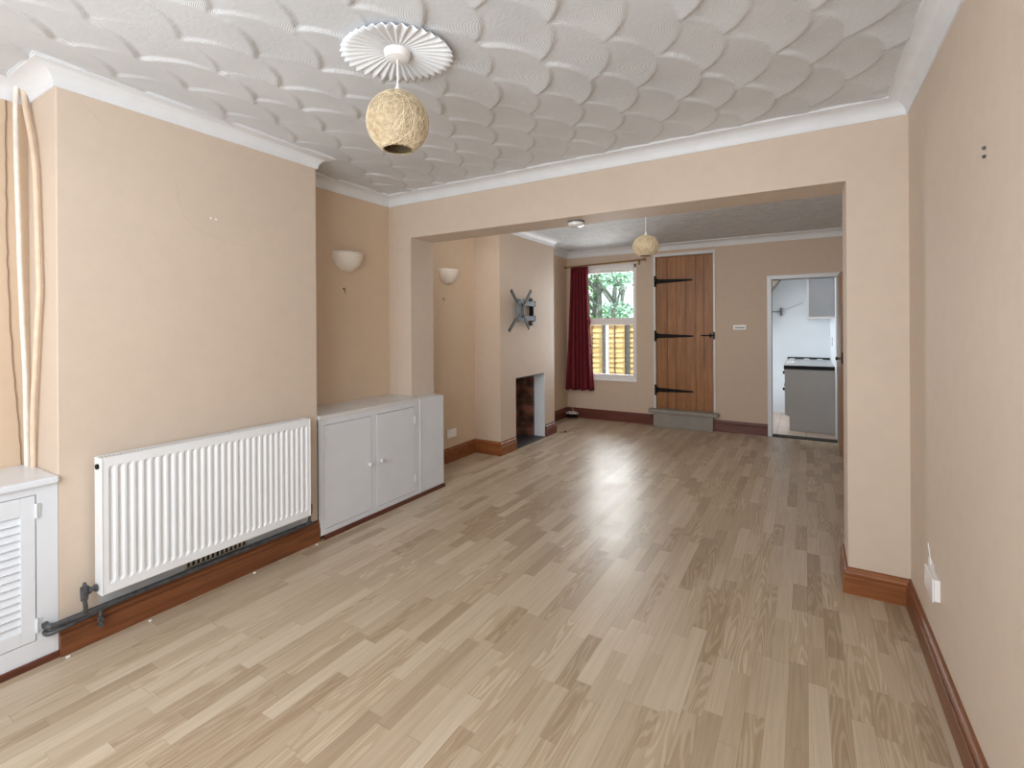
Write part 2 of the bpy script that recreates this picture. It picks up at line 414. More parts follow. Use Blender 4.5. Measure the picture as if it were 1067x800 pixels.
# fan-combed plaster ceiling: real relief, one scallop per sweep of the comb
def fan_ceiling():
    x0, x1, y0, y1 = XA-.01, XR+.01, YFR-.02, YP+.01
    st = .0062
    nx, ny = int((x1-x0)/st), int((y1-y0)/st)
    xs = np.linspace(x0, x1, nx+1); ys = np.linspace(y0, y1, ny+1)
    R = .243; dx, dy = .1385, .443
    rng = np.random.RandomState(3)
    kmin, kmax = int((x0+1.063)/dx)-4, int((x1+1.063)/dx)+3
    fans = []
    for k in range(kmin, kmax+1):
        for j in range(-8, 8):
            cx = -1.063 + k*dx + rng.uniform(-.014, .014)
            cy = 2.05 + j*dy + (dy/2 if k % 2 else 0) + rng.uniform(-.022, .022)
            fans.append((k, cx, cy, R*rng.uniform(.93, 1.09), rng.uniform(.6, 1.35)))
    def assign(X, Y):
        best = np.full(X.shape, 999.); CX = np.zeros_like(X); CY = np.zeros_like(X); RR = np.ones_like(X); AM = np.ones_like(X)
        for k, cx, cy, r, am in reversed(fans):
            d = np.hypot(X-cx, Y-cy); m_ = (d < r) & (k <= best)
            best[m_] = k; CX[m_] = cx; CY[m_] = cy; RR[m_] = r; AM[m_] = am
        return CX, CY, RR, AM
    X, Y = np.meshgrid(xs, ys)
    CX, CY, RR, AM = assign(X, Y)
    d = np.clip(np.hypot(X-CX, Y-CY)/RR, 0, 1)
    ang = np.arctan2(Y-CY, X-CX)
    h = .0125*AM*(d**1.9) + .0045*np.sin(ang-.5)*d        # swelling towards the rim, tilted sweep
    for _ in range(2):
        h = (np.roll(h, 1, 0)+2*h+np.roll(h, -1, 0))/4; h = (np.roll(h, 1, 1)+2*h+np.roll(h, -1, 1))/4
    h += .0022*np.sin(X*3.1+1)*np.sin(Y*2.3)
    Z = ZT - h - .001
    V = np.stack([X, Y, Z], -1).reshape(-1, 3)
    i = np.arange(ny)[:, None]*(nx+1) + np.arange(nx)[None, :]
    F = np.stack([i, i+nx+1, i+nx+2, i+1], -1).reshape(-1, 4)
    me = bpy.data.meshes.new('ceiling')
    me.vertices.add(len(V)); me.vertices.foreach_set('co', V.astype(np.float32).ravel())
    me.loops.add(F.size); me.loops.foreach_set('vertex_index', F.astype(np.int32).ravel())
    me.polygons.add(len(F)); me.polygons.foreach_set('loop_start', np.arange(0, F.size, 4, dtype=np.int32))
    me.update(calc_edges=True)
    at = me.attributes.new('fan', 'FLOAT_VECTOR', 'FACE')
    xc = (xs[:-1]+xs[1:])/2; yc = (ys[:-1]+ys[1:])/2
    A, Bc = np.meshgrid(xc, yc); cx, cy, _, _ = assign(A, Bc)
    at.data.foreach_set('vector', np.stack([cx, cy, np.zeros_like(cx)], -1).astype(np.float32).ravel())
    me.shade_smooth(); me.materials.append(M['artex'])
    o = bpy.data.objects.new('ceiling', me); COL.objects.link(o); o['kind'] = 'structure'
fan_ceiling()
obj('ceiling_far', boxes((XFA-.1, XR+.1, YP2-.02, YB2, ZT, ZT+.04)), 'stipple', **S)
obj('ceiling_slab', boxes((XFA-.2, XR+.2, YFR-.2, YB2+.05, ZT+.045, ZT+.16)), 'concealed', **S)

# cornices
def cove(z0, z1, w):
    h = z1-z0
    p = [(-.004, z0), (.007, z0), (.011, z0+.008)]
    r = min(w, h)-.014
    for k in range(1, 9):
        t = PI/2*k/9
        p.append((w-(w-.011)*math.cos(t), z0+.008+(h-.018)*math.sin(t)))
    p += [(w, z1-.010), (w, z1-.003), (w+.006, z1-.003), (w+.006, z1+.01), (-.004, z1+.01)]
    return p
bm = B()
sweep(bm, [(XR, YFR), (XR, YP), (XA, YP), (XA, YC1), (XC, YC1), (XC, YC0), (XA, YC0), (XA, YFR)], cove(ZC, ZT-.004, .088), closed=True)
obj('trim_1', bm, 'cornice', smooth=True, **S)
bm = B()
sweep(bm, [(XR, YP2), (XR, YB), (XFA, YB), (XFA, YF1), (XF, YF1), (XF, YF0), (XFA, YF0), (XFA, YP2)], cove(ZC-.004, ZT, .085), closed=True)
obj('trim_2', bm, 'cornice', smooth=True, **S)

# skirting boards
def ogee(h):
    return [(-.003, 0), (.022, 0), (.022, h*.66), (.019, h*.69), (.013, h*.70), (.013, h*.745), (.0175, h*.76), (.0185, h*.80), (.015, h*.86), (.009, h*.91), (.0075, h*.95), (.0075, h), (-.003, h)]
def skirting(name, m, *paths, h=HN):
    bm = B()
    for p in paths: sweep(bm, p, ogee(h))
    return obj(name, bm, m, **S)
skirting('baseboard_right', 'skirt', [(XR, YFR), (XR, YP)])
skirting('baseboard_pier', 'skirt_x', [(XR, YP), (XO1, YP), (XO1, YP2), (XR, YP2)])
skirting('baseboard_right_far', 'skirt_far', [(XR, YP2), (XR, YB-.05)])
skirting('baseboard_left', 'skirt', [(XC, YC1+.004), (XC, YC0)])
skirting('baseboard_left_alcove', 'skirt_x', [(XF, FY0-.004), (XF, YF0), (XFA, YF0), (XFA, YP2)], h=HF)
skirting('baseboard_left_far', 'skirt_far', [(XFA, YB), (XFA, YF1), (XF, YF1), (XF, FY1+.004)], h=HF)
skirting('baseboard_back', 'skirt_far', [(XK0-.052, YB), (XD1+.002, YB)], [(XD0-.03, YB), (XFA, YB)], h=HF)
# the wall behind and under the radiator was left grey-white
obj('trim_3', boxes((XC-.002, XC+.0012, .925, 2.03, HN-.01, .40)), simple('grey_white_undercoat', (.56,.58,.60), .6, var=.08, scale=12), **S)
# dark top edge of the skirting, with the pipes' shadow painted in
obj('trim_9', boxes((XC, XC+.009, YC0+.004, YC1-.004, HN-.001, HN+.004)), 'dark', **S)
# dark wood strips along the foot of the cupboards
obj('trim_4', boxes((XC, XC+.012, YFR+.01, YC0-.0, 0, .028)), 'strip', **S)
obj('trim_5', boxes((-2.7246, -2.713, YC1+.03, 3.356, 0, .032)), 'strip', **S)

# ------------------------------------------------------------------ left louvred cupboard
def copy_tree(o, parent=None):
    c = o.copy(); COL.objects.link(c)
    if parent is not None: c.parent = parent
    for ch in list(o.children): copy_tree(ch, c)
    return c
def at(root, bm, name, m, **k):      # child built in world coordinates
    o = obj(name, bm, m, None, **k)
    o.parent = root
    o.matrix_parent_inverse = root.matrix_basis.inverted() if root.parent is None else Matrix.Identity(4)
    return o
t = thing('louvred_cupboard', 'white painted built-in cupboard with louvred door in the alcove left of the radiator', 'cupboard', (-2.92, .0, 0))
bm = B()
fx0, fx1 = XC-.02, XC+.001
D0, D1, DZ0, DZ1 = .22, .716, .105, .712
holedyz = [(-.72+.04, YC0-.003)]
def face_yz(bm, y0, y1, z0, z1, x0, x1, holes):
    ys = sorted({y0, y1, *[h[0] for h in holes], *[h[1] for h in holes]})
    for a, b_ in zip(ys, ys[1:]):
        hs = sorted([(h[2], h[3]) for h in holes if h[0] <= a+1e-6 and h[1] >= b_-1e-6]); z = z0
        for h0, h1 in hs:
            if h0 > z: box(bm, x0, x1, a, b_, z, h0)
            z = h1
        if z < z1: box(bm, x0, x1, a, b_, z, z1)
face_yz(bm, -.70, YC0-.001, .0, .742, fx0, fx1, [(D0, D1, DZ0, DZ1), (D0-.53, D0-.034, DZ0, DZ1)])
at(t, bm, 'face_frame', 'gloss')
at(t, boxes((XA+.001, XC+.022, -.70, YC0-.001, .745, .775)), 'worktop', 'gloss', bevel=.007, seg=3)
at(t, boxes((XA+.01, XC-.03, -.69, YC0-.01, .01, .74)), 'inner_back', 'gloss_warm')
def louvre_door(y0, y1):
    bm = B(); g = .003
    a, b_, z0, z1 = y0+g, y1-g, DZ0+g, DZ1-g
    x0, x1 = XC-.018, XC+.004
    sw = .045; st, sb = .075, .055
    box(bm, x0, x1, a, a+sw, z0, z1); box(bm, x0, x1, b_-sw, b_, z0, z1)
    box(bm, x0, x1, a+sw, b_-sw, z1-st, z1); box(bm, x0, x1, a+sw, b_-sw, z0, z0+sb)
    d = at(t, bm, 'door', 'gloss', bevel=.0015)
    bm = B(); n = 15; zz0, zz1 = z0+sb, z1-st
    box(bm, x0-.004, x0-.001, a+sw, b_-sw, zz0, zz1)
    for k in range(n):
        zc = zz0+(k+.5)*(zz1-zz0)/n
        mt = Matrix.Translation((XC-.008, 0, zc)) @ Matrix.Rotation(math.radians(64), 4, 'Y')
        box(bm, -.0185, .0185, a+sw-.002, b_-sw+.002, -.003, .003, mt)
    o = obj('louvre_slats', bm, 'gloss'); o.parent = d
    for z in (.645, .17):
        bm = B(); box(bm, XC, XC+.006, y1-.006, y1+.012, z-.028, z+.028); tube(bm, [(XC+.007, y1, z-.03), (XC+.007, y1, z+.03)], .005, 8)
        o = obj('hinge', bm, 'gloss'); o.parent = d
louvre_door(D0, D1); louvre_door(D0-.53, D0-.034)

# pipes rising in the left alcove
def pipe_thing(name, label, pts, r, m, cat='pipe', group=None):
    bm = B(); tube(bm, pts, r, 12)
    return tag(obj(name, bm, m, smooth=True), label, cat, group)
def smooth_pts(P, n=8):
    P = [Vector(p) for p in P]; out = []
    for i in range(len(P)-1):
        p0, p1, p2, p3 = P[max(i-1, 0)], P[i], P[i+1], P[min(i+2, len(P)-1)]
        for k in range(n):
            t_ = k/n
            out.append(.5*((2*p1)+(-p0+p2)*t_+(2*p0-5*p1+4*p2-p3)*t_*t_+(-p0+3*p1-3*p2+p3)*t_**3))
    out.append(P[-1]); return out
pipe_thing('water_pipe', 'thin white painted pipe standing almost upright on the louvred cupboard top in the alcove corner',
    smooth_pts([(-3.06, .769, .774), (-3.06, .767, .95), (-3.06, .764, 1.192), (-3.06, .756, 1.434), (-3.06, .749, 1.687), (-3.06, .745, 1.913), (-3.06, .740, 2.151), (-3.06, .738, 2.39), (-3.06, .740, 2.51)]), .0098, 'white_pipe')
pipe_thing('water_pipe', 'bowed peach painted pipe curving out beside the upright white pipe in the left alcove',
    smooth_pts([(-2.993, .772, .776), (-2.964, .765, 1.02), (-2.928, .765, 1.258), (-2.902, .765, 1.432), (-2.879, .765, 1.571), (-2.886, .765, 1.676), (-2.900, .765, 1.897), (-2.921, .765, 2.112), (-2.960, .763, 2.259), (-3.022, .762, 2.392), (-3.05, .760, 2.50)]), .0105, 'tan_pipe')
pipe_thing('cable', 'thin dark cable running crookedly down the left alcove wall beside the pipes',
    [(-3.0985, y+random.uniform(-.0022, .0022), z) for y, z in zip(np.interp(np.linspace(.775, 2.5, 40), [.775, .95, 1.13, 1.35, 1.53, 1.69, 2.09, 2.5], [.760, .752, .741, .728, .721, .717, .714, .716]), np.linspace(.775, 2.5, 40))], .0017, 'cable', 'cable')

# ------------------------------------------------------------------ radiator
RY0, RY1, RZ0, RZ1, RX0, RX1 = .905, 1.945, .232, .828, -2.712, -2.640
t = thing('radiator', 'white pressed steel panel radiator hung on the chimney breast', 'radiator', (RX0, (RY0+RY1)/2, RZ0))
n = 30; pitch = (RY1-RY0-.03)/n
ys = [RY0]; rs = [0]
for k in range(n):
    for f_, r_ in ((.18, 0), (.26, 1), (.62, 1), (.90, 0), (1.0, 0)):
        ys.append(RY0+.015+(k+f_)*pitch); rs.append(r_)
ys.append(RY1); rs.append(0)
zs = [RZ0, RZ0+.038, RZ0+.052, RZ1-.05, RZ1-.036, RZ1]; ss = [0, 0, 1, 1, 0, 0]
def pressed(x, sgn):
    bm = B(); G = [[bm.verts.new((x-sgn*.012*r_*s_, y, z)) for z, s_ in zip(zs, ss)] for y, r_ in zip(ys, rs)]
    for a, b_ in zip(G, G[1:]):
        for j in range(len(zs)-1): bm.faces.new((a[j], b_[j], b_[j+1], a[j+1]))
    return bm
bm = pressed(RX1, 1)
box(bm, RX1-.012, RX1-.0006, RY0, RY1, RZ1-.004, RZ1+.0005); box(bm, RX1-.012, RX1-.0006, RY0, RY1, RZ0-.0005, RZ0+.004)
fp = at(t, bm, 'front_panel', 'rad')
at(t, boxes((RX0, RX0+.012, RY0+.01, RY1-.01, RZ0+.01, RZ1-.01)), 'rear_panel', 'rad', bevel=.003)
for (a, b_) in ((RY0-.006, RY0), (RY1, RY1+.006)):
    at(t, boxes((RX0+.002, RX1+.002, a, b_, RZ0-.002, RZ1+.003)), 'side_panel', 'rad', bevel=.002)
bm = B()
box(bm, RX1-.014, RX1+.001, RY0, RY1, RZ1, RZ1+.003); box(bm, RX0+.002, RX0+.008, RY0, RY1, RZ1, RZ1+.003)
for k in range(75):
    y = RY0+.01+k*(RY1-RY0-.02)/74
    box(bm, RX0+.008, RX1-.014, y-.0016, y+.0016, RZ1-.004, RZ1-.001)
at(t, bm, 'top_grille', 'rad')
at(t, boxes((RX0+.013, RX1-.014, RY0+.01, RY1-.01, RZ0+.02, RZ1-.02)), 'convector_fins', 'dark')
bm = B(); lathe(bm, [(0, -.008), (.012, -.008), (.012, 0)], (RX1-.03, 0, 0), 'y', 16)
for v in bm.verts: v.co.y += RY0-.006; v.co.z += RZ1-.035
at(t, bm, 'bleed_plug', 'black')
for y in (RY0+.18, RY1-.18):
    at(t, boxes((XC+.001, RX0+.004, y-.02, y+.02, RZ0+.03, RZ1-.1)), 'wall_bracket', 'rad')
def valve(y, s, ybody):
    bm = B()
    x = RX0+.03; z = RZ0+.028
    tube(bm, [(x, y, z), (x, ybody, z)], .011, 12)
    for k in range(2): tube(bm, [(x, ybody+s*(.012+.022*k), z), (x, ybody+s*(.012+.022*k)+s*.010, z)], .016, 6)
    tube(bm, [(x, ybody, z-.02), (x, ybody, z+.022)], .015, 12)
    tube(bm, [(x, ybody, z-.035), (x, ybody, z-.022)], .014, 6)
    tube(bm, [(x, ybody, z+.022), (x, ybody, z+.040)], [.010, .006], 8)
    tube(bm, smooth_pts([(x, ybody, z-.03), (x, ybody+.004*s, z-.07), (-2.70, ybody+.006*s, .158)], 5), .0085, 10)
    return at(t, bm, 'valve', 'pipe', smooth=True)
valve(RY0-.004, 1, .853); valve(RY1+.004, -1, 1.975)
PX = -2.704
pipe_thing('heating_pipe', 'upper dark grey heating pipe running along the skirting under the radiator',
    smooth_pts([(-2.747, .742, .158), (-2.722, .740, .158), (PX, .752, .158), (PX, .80, .157), (PX, 1.3, .156), (PX, 1.9, .156), (PX, 1.985, .158), (PX, 2.0, .164)], 6), .0125, 'pipe')
pipe_thing('heating_pipe', 'lower dark grey heating pipe bending into the louvred cupboard front',
    smooth_pts([(-2.747, .742, .128), (-2.722, .740, .128), (PX-.002, .752, .130), (PX-.002, .80, .1335), (-2.717, 1.0, .1455), (-2.730, 1.3, .148), (-2.730, 1.96, .148)], 6), .0105, 'pipe')
bm = B(); tube(bm, [(-2.70, .915, .150), (-2.70, .915, .085)], .007, 10); tube(bm, [(-2.70, .915, .098), (-2.70, .915, .118)], .013, 6); tube(bm, [(-2.712, .915, .08), (-2.692, .915, .08)], .009, 10)
tag(obj('drain_cock', bm, 'pipe', smooth=True), 'small drain cock hanging from the grey heating pipe on the skirting', 'valve')
# air vent low on the breast
t = thing('air_vent', 'small slotted cream air vent low on the wall under the radiator', 'vent', (XC, 1.43, .16))
bm = B(); yy0, yy1, z0, z1 = 1.285, 1.60, .150, .220
box(bm, XC, XC+.006, yy0, yy1, z0, z0+.012); box(bm, XC, XC+.006, yy0, yy1, z1-.012, z1)
nv = 13
for k in range(nv+1):
    y = yy0+(yy1-yy0)*k/nv; box(bm, XC, XC+.006, y-.005, y+.005, z0, z1)
at(t, bm, 'grille', 'vent'); at(t, boxes((XC-.001, XC+.0025, yy0, yy1, z0, z1)), 'dark_backing', 'dark')

# ------------------------------------------------------------------ alcove cupboard right of the radiator
FX = -2.7246
t = thing('alcove_cupboard', 'pale grey-white two-door low cupboard built in the alcove right of the radiator', 'cupboard', (-2.91, 2.58, 0))
bm = B(); CZ0, CZ1 = .066, .752
doors = [(2.112, 2.526), (2.572, 2.985)]
face_yz(bm, YC1+.004, 3.047, .032, .79, FX-.02, FX, [(a, b_, CZ0, CZ1) for a, b_ in doors])
at(t, bm, 'face_frame', 'gloss')
bm = B()
prism(bm, [(XA+.001, YC1+.001), (FX+.004, YC1+.001), (FX+.004, 3.047), (XO0-.001, 3.047), (XO0-.001, 3.089), (XA+.001, 3.089)], .79, .816, 'z')
at(t, bm, 'worktop', 'gloss_warm', bevel=.003)
at(t, boxes((XA+.01, FX-.03, YC1+.01, 3.04, .01, .78)), 'inner_back', 'dark')
for i, (a, b_) in enumerate(doors):
    d = at(t, boxes((FX-.016, FX+.003, a+.0035, b_-.0035, CZ0+.0035, CZ1-.0035)), 'door', 'gloss', bevel=.001)
    yk = b_-.030 if i == 0 else a+.035
    bm = B(); lathe(bm, [(0, .034), (.010, .033), (.0165, .026), (.0165, .019), (.008, .010), (.007, .002), (.011, 0)], (0, 0, 0), 'x', 20)
    for v in bm.verts: v.co += Vector((FX+.003, yk, .405))
    o = obj('knob', bm, 'gloss_warm', smooth='all'); o.parent = d
    yh = a if i == 0 else b_
    for z in (.645, .17):
        bm = B(); box(bm, FX+.001, FX+.006, yh-.010, yh+.010, z-.028, z+.028); tube(bm, [(FX+.007, yh, z-.03), (FX+.007, yh, z+.03)], .0045, 8)
        o = obj('hinge', bm, 'gloss_warm'); o.parent = d
t = obj('boxing_panel', boxes((XO0+.002, FX-.004, 3.049, 3.355, .0, .80)), 'gloss', bevel=.002)
tag(t, 'white painted boxing around the nib beside the two-door cupboard', 'panel')
bm = boxes((FX-.003, FX, 3.051, 3.353, .004, .798), (FX-.005, FX+.004, 3.047, 3.056, .033, .80))
at(t, bm, 'cover_strip', 'gloss')

# ------------------------------------------------------------------ wall lights
def sconce(x, y, z, label):
    t = thing('wall_light', label, 'wall light', (x, y, z), 'bowl wall lights')
    bm = B(); R_, Hh = .142, .155; N, K = 28, 10
    def shell(off):
        rows = []
        for j in range(K+1):
            ph = PI/2*j/K; rr = math.sin(PI/2-ph) if False else math.cos(ph)
            zz = -Hh*math.sin(ph)
            rows.append([bm.verts.new(((R_*.82-off)*rr*math.sin(PI*i/N), (R_-off)*rr*math.cos(PI*i/N), zz+(off if j else 0)*.8)) for i in range(N+1)])
        for a, b_ in zip(rows, rows[1:]):
            for i in range(N): bm.faces.new((a[i], a[i+1], b_[i+1], b_[i]))
        return rows
    a = shell(0); b_ = shell(.006)
    for i in range(N): bm.faces.new((a[0][i], a[0][i+1], b_[0][i+1], b_[0][i]))
    bmesh.ops.remove_doubles(bm, verts=bm.verts[:], dist=1e-5)
    o = obj('bowl', bm, 'porcelain', smooth='all'); o.parent = t; o.location = (0.0005, 0, 0)
    bm = boxes((0, .02, -.045, .045, -.11, -.03)); o = obj('back_plate', bm, 'upvc', bevel=.004); o.parent = t
    bm = B(); tube(bm, [(.045, 0, -.085), (.045, 0, -.055)], .013, 12); tube(bm, [(.018, 0, -.075), (.045, 0, -.075)], .006, 8); o = obj('lamp_holder', bm, 'upvc'); o.parent = t
sconce(XA, 2.625, 1.985, 'cream half-bowl wall light above the two-door cupboard in the near alcove')
sconce(XFA, 3.955, 1.985, 'cream half-bowl wall light in the far alcove beyond the beam')
def hook(x, y, z, label):
    bm = B(); tube(bm, smooth_pts([(x, y, z), (x+.014, y, z-.002), (x+.018, y, z-.02), (x+.012, y, z-.032)], 4), .0028, 8)
    tube(bm, [(x-.001, y, z), (x+.003, y, z)], .008, 10)
    tag(obj('wall_hook', bm, 'brass', smooth=True), label, 'hook')
hook(XA, 2.60, 1.70, 'tiny brass hook on the wall below the near half-bowl light')
hook(XFA, 3.90, 1.685, 'tiny brass hook on the wall below the far half-bowl light')

# marks on the plaster
def crack(pts, parent=None, r=.0008):
    bm = B(); P_ = smooth_pts(pts, 7); P_ = [p+Vector((0, random.uniform(-.003, .003), random.uniform(-.003, .003))) for p in P_]
    tube(bm, P_, r, 5); o = obj('crack', bm, 'crack'); o.parent = wl
crack([(XC+.0003, 1.245, 2.17), (XC+.0003, 1.262, 2.08), (XC+.0003, 1.285, 1.985), (XC+.0003, 1.35, 1.925), (XC+.0003, 1.46, 1.888), (XC+.0003, 1.60, 1.870), (XC+.0003, 1.72, 1.84)], r=.0004)
crack([(XC+.0003, .857, 2.425), (XC+.0003, .905, 2.38), (XC+.0003, .955, 2.325)], r=.0004)
def plug(x, y, z, label, sx=1, m='chip'):
    bm = B(); lathe(bm, [(0, .0015), (.004, .0015), (.006, 0)], (0, 0, 0), 'x', 10)
    for v in bm.verts: v.co = Vector((x+sx*v.co.x, y+v.co.y, z+v.co.z))
    tag(obj('wall_plug', bm, m), label, 'wall plug')
plug(XC, 1.420, 1.992, 'white wall plug high on the chimney breast, left of the pair')
plug(XC, 1.447, 1.990, 'white wall plug high on the chimney breast, right of the pair')
bm = B(); tube(bm, [(XR, 1.886, 1.900), (XR-.007, 1.886, 1.898)], .005, 8); tube(bm, [(XR, 1.886, 1.875), (XR-.007, 1.886, 1.874)], .005, 8)
tag(obj('picture_nail', bm, 'pipe'), 'pair of small dark nail heads high on the right wall', 'nail')

# ------------------------------------------------------------------ right wall socket
t = thing('wall_socket', 'white surface-mounted socket low on the right wall', 'socket', (XR, 2.53, .36))
at(t, boxes((XR-.020, XR, 2.458, 2.604, .322, .408)), 'back_box', 'upvc', bevel=.004)
at(t, boxes((XR-.026, XR-.020, 2.456, 2.606, .320, .410)), 'face_plate', 'upvc', bevel=.002)
bm = B(); tube(bm, smooth_pts([(XR-.002, 2.57, .408), (XR-.003, 2.60, .425), (XR-.002, 2.64, .435), (XR-.001, 2.68, .47)], 5), .002, 6)
tag(obj('wall_cable', bm, 'upvc'), 'short thin white cable rising from the low socket on the right wall', 'cable')
t = obj('plaster_patch', boxes((XR-.008, XR, 2.610, 2.640, .395, .43)), 'chip', bevel=.004)
tag(t, 'small white lump of filler just above the right wall socket', 'filler')

# ------------------------------------------------------------------ pendant lamps
def pendant(x, y, zc, r, label, squash=1.0, rose=True):
    t = thing('pendant_lamp', label, 'pendant lamp', (x, y, ZT))
    zt = -.012 if rose else -.001
    bm = B(); lathe(bm, [(0, zt-.034), (.022, zt-.034), (.045, zt-.028), (.052, zt-.016), (.054, zt), (0, zt)], n=32); o = obj('ceiling_cap', bm, 'upvc', smooth=True); o.parent = t
    bm = B(); tube(bm, [(0, 0, zt-.03), (0, 0, zc-ZT+r*.9)], .0032, 8); o = obj('cord', bm, 'upvc'); o.parent = t
    bm = B()
    lathe(bm, [(.006, r*squash+.03), (.012, r*squash+.012), (.019, r*squash*.98), (.019, r*squash-.055), (.014, r*squash-.06)], n=16)
    o = obj('lamp_holder', bm, 'upvc', smooth=True); o.parent = t; o.location = (0, 0, zc-ZT)
    hole = .47
    prof = []
    for k in range(33):
        a = hole + (PI-.05-hole)*k/32
        prof.append((r*math.sin(a), -r*squash*math.cos(a)))
    inner = [(max(q*.965, .001), z*.965) for q, z in prof][::-1]
    bm = B(); lathe(bm, prof+inner+[prof[0]], n=48)
    sh = obj('globe_shade', bm, 'string', smooth='all'); sh.parent = t; sh.location = (0, 0, zc-ZT)
    # wound strings
    bm = B(); rnd = random.Random(5)
    for q in range(130):
        ax = Vector((rnd.gauss(0, 1), rnd.gauss(0, 1), rnd.gauss(0, .55))).normalized()
        off = rnd.uniform(-.45, .45)
        s = ax.cross(Vector((0, 0, 1)) if abs(ax.z) < .9 else Vector((1, 0, 0))).normalized(); u = ax.cross(s)
        rr = math.sqrt(1-off*off); run = []
        for k in range(61):
            a = 2*PI*k/60; p = ax*off + (s*math.cos(a)+u*math.sin(a))*rr
            if p.z < -math.cos(hole+.02) or p.z > .995:
                if len(run) > 2: tube(bm, run, .0010*r/.123, 3, False)
                run = []
            else: run.append(Vector((p.x*r*1.003, p.y*r*1.003, p.z*r*squash*1.003)))
        if len(run) > 2: tube(bm, run, .0010*r/.123, 3, False)
    o = obj('wound_string', bm, 'string_light'); o.parent = sh
    return t
RXc, RYc = -1.405, 1.452
pendant(RXc, RYc, 2.222, .123, 'woven straw globe pendant lamp hanging below the pleated ceiling rose')
pendant(-1.345, 4.80, 2.178, .126, 'smaller-looking straw globe pendant lamp in the far room near the plank door', squash=.86, rose=False)
bm = B(); N = 216; R0, R1 = .035, .212
rows = []
for j, f_ in enumerate((0, .3, .6, .85, 1)):
    row = []
    for i in range(N):
        a = 2*PI*i/N; ph = math.sin(a*36+.6*math.sin(a*3))
        w_ = R0+(R1-R0)*f_*(1+.035*(ph if j == 4 else 0)+.05*math.sin(a*2+1)*f_)
        row.append(bm.verts.new((RXc+w_*math.cos(a), RYc+w_*math.sin(a), ZT-.012-.010*f_*(1+1.0*ph)-.004*f_*f_)))
    rows.append(row)
for a, b_ in zip(rows, rows[1:]):
    for i in range(N): bm.faces.new((a[i], a[(i+1)%N], b_[(i+1)%N], b_[i]))
top = [bm.verts.new((v.co.x, v.co.y, ZT+.004)) for v in rows[0]]
for i in range(N): bm.faces.new((rows[0][i], rows[0][(i+1)%N], top[(i+1)%N], top[i]))
rose = obj('ceiling_rose', bm, 'cornice', smooth='all')
md = rose.modifiers.new('thick', 'SOLIDIFY'); md.thickness = .0025; md.offset = 1
tag(rose, 'white pleated round ceiling rose around the near lamp cord', 'ceiling rose')

# smoke alarm under the beam
t = thing('smoke_alarm', 'round white smoke alarm under the beam between the rooms', 'smoke alarm', (-1.41, 3.245, ZL))
bm = B(); lathe(bm, [(0, 0), (.060, 0), (.060, -.010), (0, -.010)], n=32); o = obj('mounting_base', bm, 'mount'); o.parent = t
bm = B(); lathe(bm, [(.058, -.010), (.060, -.016), (.056, -.030), (.040, -.038), (0, -.040)], n=32); o = obj('cover', bm, 'upvc', smooth=True); o.parent = t

# ------------------------------------------------------------------ fireplace
t = thing('fireplace', 'open brick fireplace recess with white plastered cheek in the far chimney breast', 'fireplace', (XF, 5.13, 0))
DX = -2.974
at(t, boxes((DX, XF-.0005, FY1-.012, FY1+.0, .003, FZ-.0), ), 'white_cheek', 'gloss')
at(t, boxes((DX, XF-.0005, FY0, FY0+.012, .003, FZ)), 'near_cheek', 'gloss_warm')
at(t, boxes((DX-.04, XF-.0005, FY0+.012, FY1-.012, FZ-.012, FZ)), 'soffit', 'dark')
bm = boxes((XFA-.03, XFA-.005, FY0-.05, FY1+.05, 0, .9), (XFA-.005, DX-.001, FY1-.04, FY1+.05, 0, .9), (XFA-.005, DX-.001, FY0-.05, FY0+.03, 0, .9), (XFA-.005, DX-.04, FY0+.03, FY1-.04, .84, .86))
at(t, bm, 'brick_lining', 'brick')
at(t, boxes((XFA-.005, XF+.016, FY0+.013, FY1-.013, .0, .008)), 'hearth', simple('slate_hearth', (.05,.052,.055), .5), bevel=.002)

# ------------------------------------------------------------------ television bracket
t = thing('television_bracket', 'dark grey cross-shaped television wall bracket above the fireplace', 'bracket', (XF, 4.95, 1.57))
px = XF+.085
bm = B()
cy, cz = 4.77, 1.572
for (y, z) in ((4.545, 1.792), (5.0, 1.815), (4.495, 1.345), (4.945, 1.365)):
    s = Vector((0, y-cy, z-cz)).normalized()
    bar(bm, (px, cy+s.y*.07, cz+s.z*.07), (px, y, z), .038, .012, (1, 0, 0))
at(t, bm, 'screen_arms', simple('weathered_steel_arm', (.06,.055,.05), .5, metal=.4, var=.4, scale=60), bevel=.002)
bm = B()
for (a, b_, c, d) in ((-.115, -.08, -.13, .135), (.045, .08, -.13, .135), (-.115, .08, .085, .12), (-.115, .08, -.115, -.08)):
    box(bm, px-.004, px+.006, cy+a, cy+b_, cz+c, cz+d)
box(bm, px-.02, px-.004, cy-.075, cy+.03, cz-.09, cz+.10)
at(t, bm, 'centre_plate', 'mount', bevel=.002)
bm = B(); tube(bm, [(px-.032, cy+.0, cz-.12), (px-.032, cy+.0, cz+.13)], .014, 12)
at(t, bm, 'swivel', 'black', smooth=True)
for z in (cz+.088, cz-.083):
    bm = B(); box(bm, px-.045, px-.012, cy+.02, 5.13, z-.028, z+.028); tube(bm, [(px-.03, 5.12, z-.034), (px-.03, 5.12, z+.034)], .022, 12)
    at(t, bm, 'folding_arm', 'mount', bevel=.003)
at(t, boxes((XF+.0005, XF+.02, 5.10, 5.155, cz-.17, cz+.16), (XF+.02, px-.04, 5.115, 5.132, cz-.12, cz+.12)), 'wall_plate', 'black', bevel=.002)

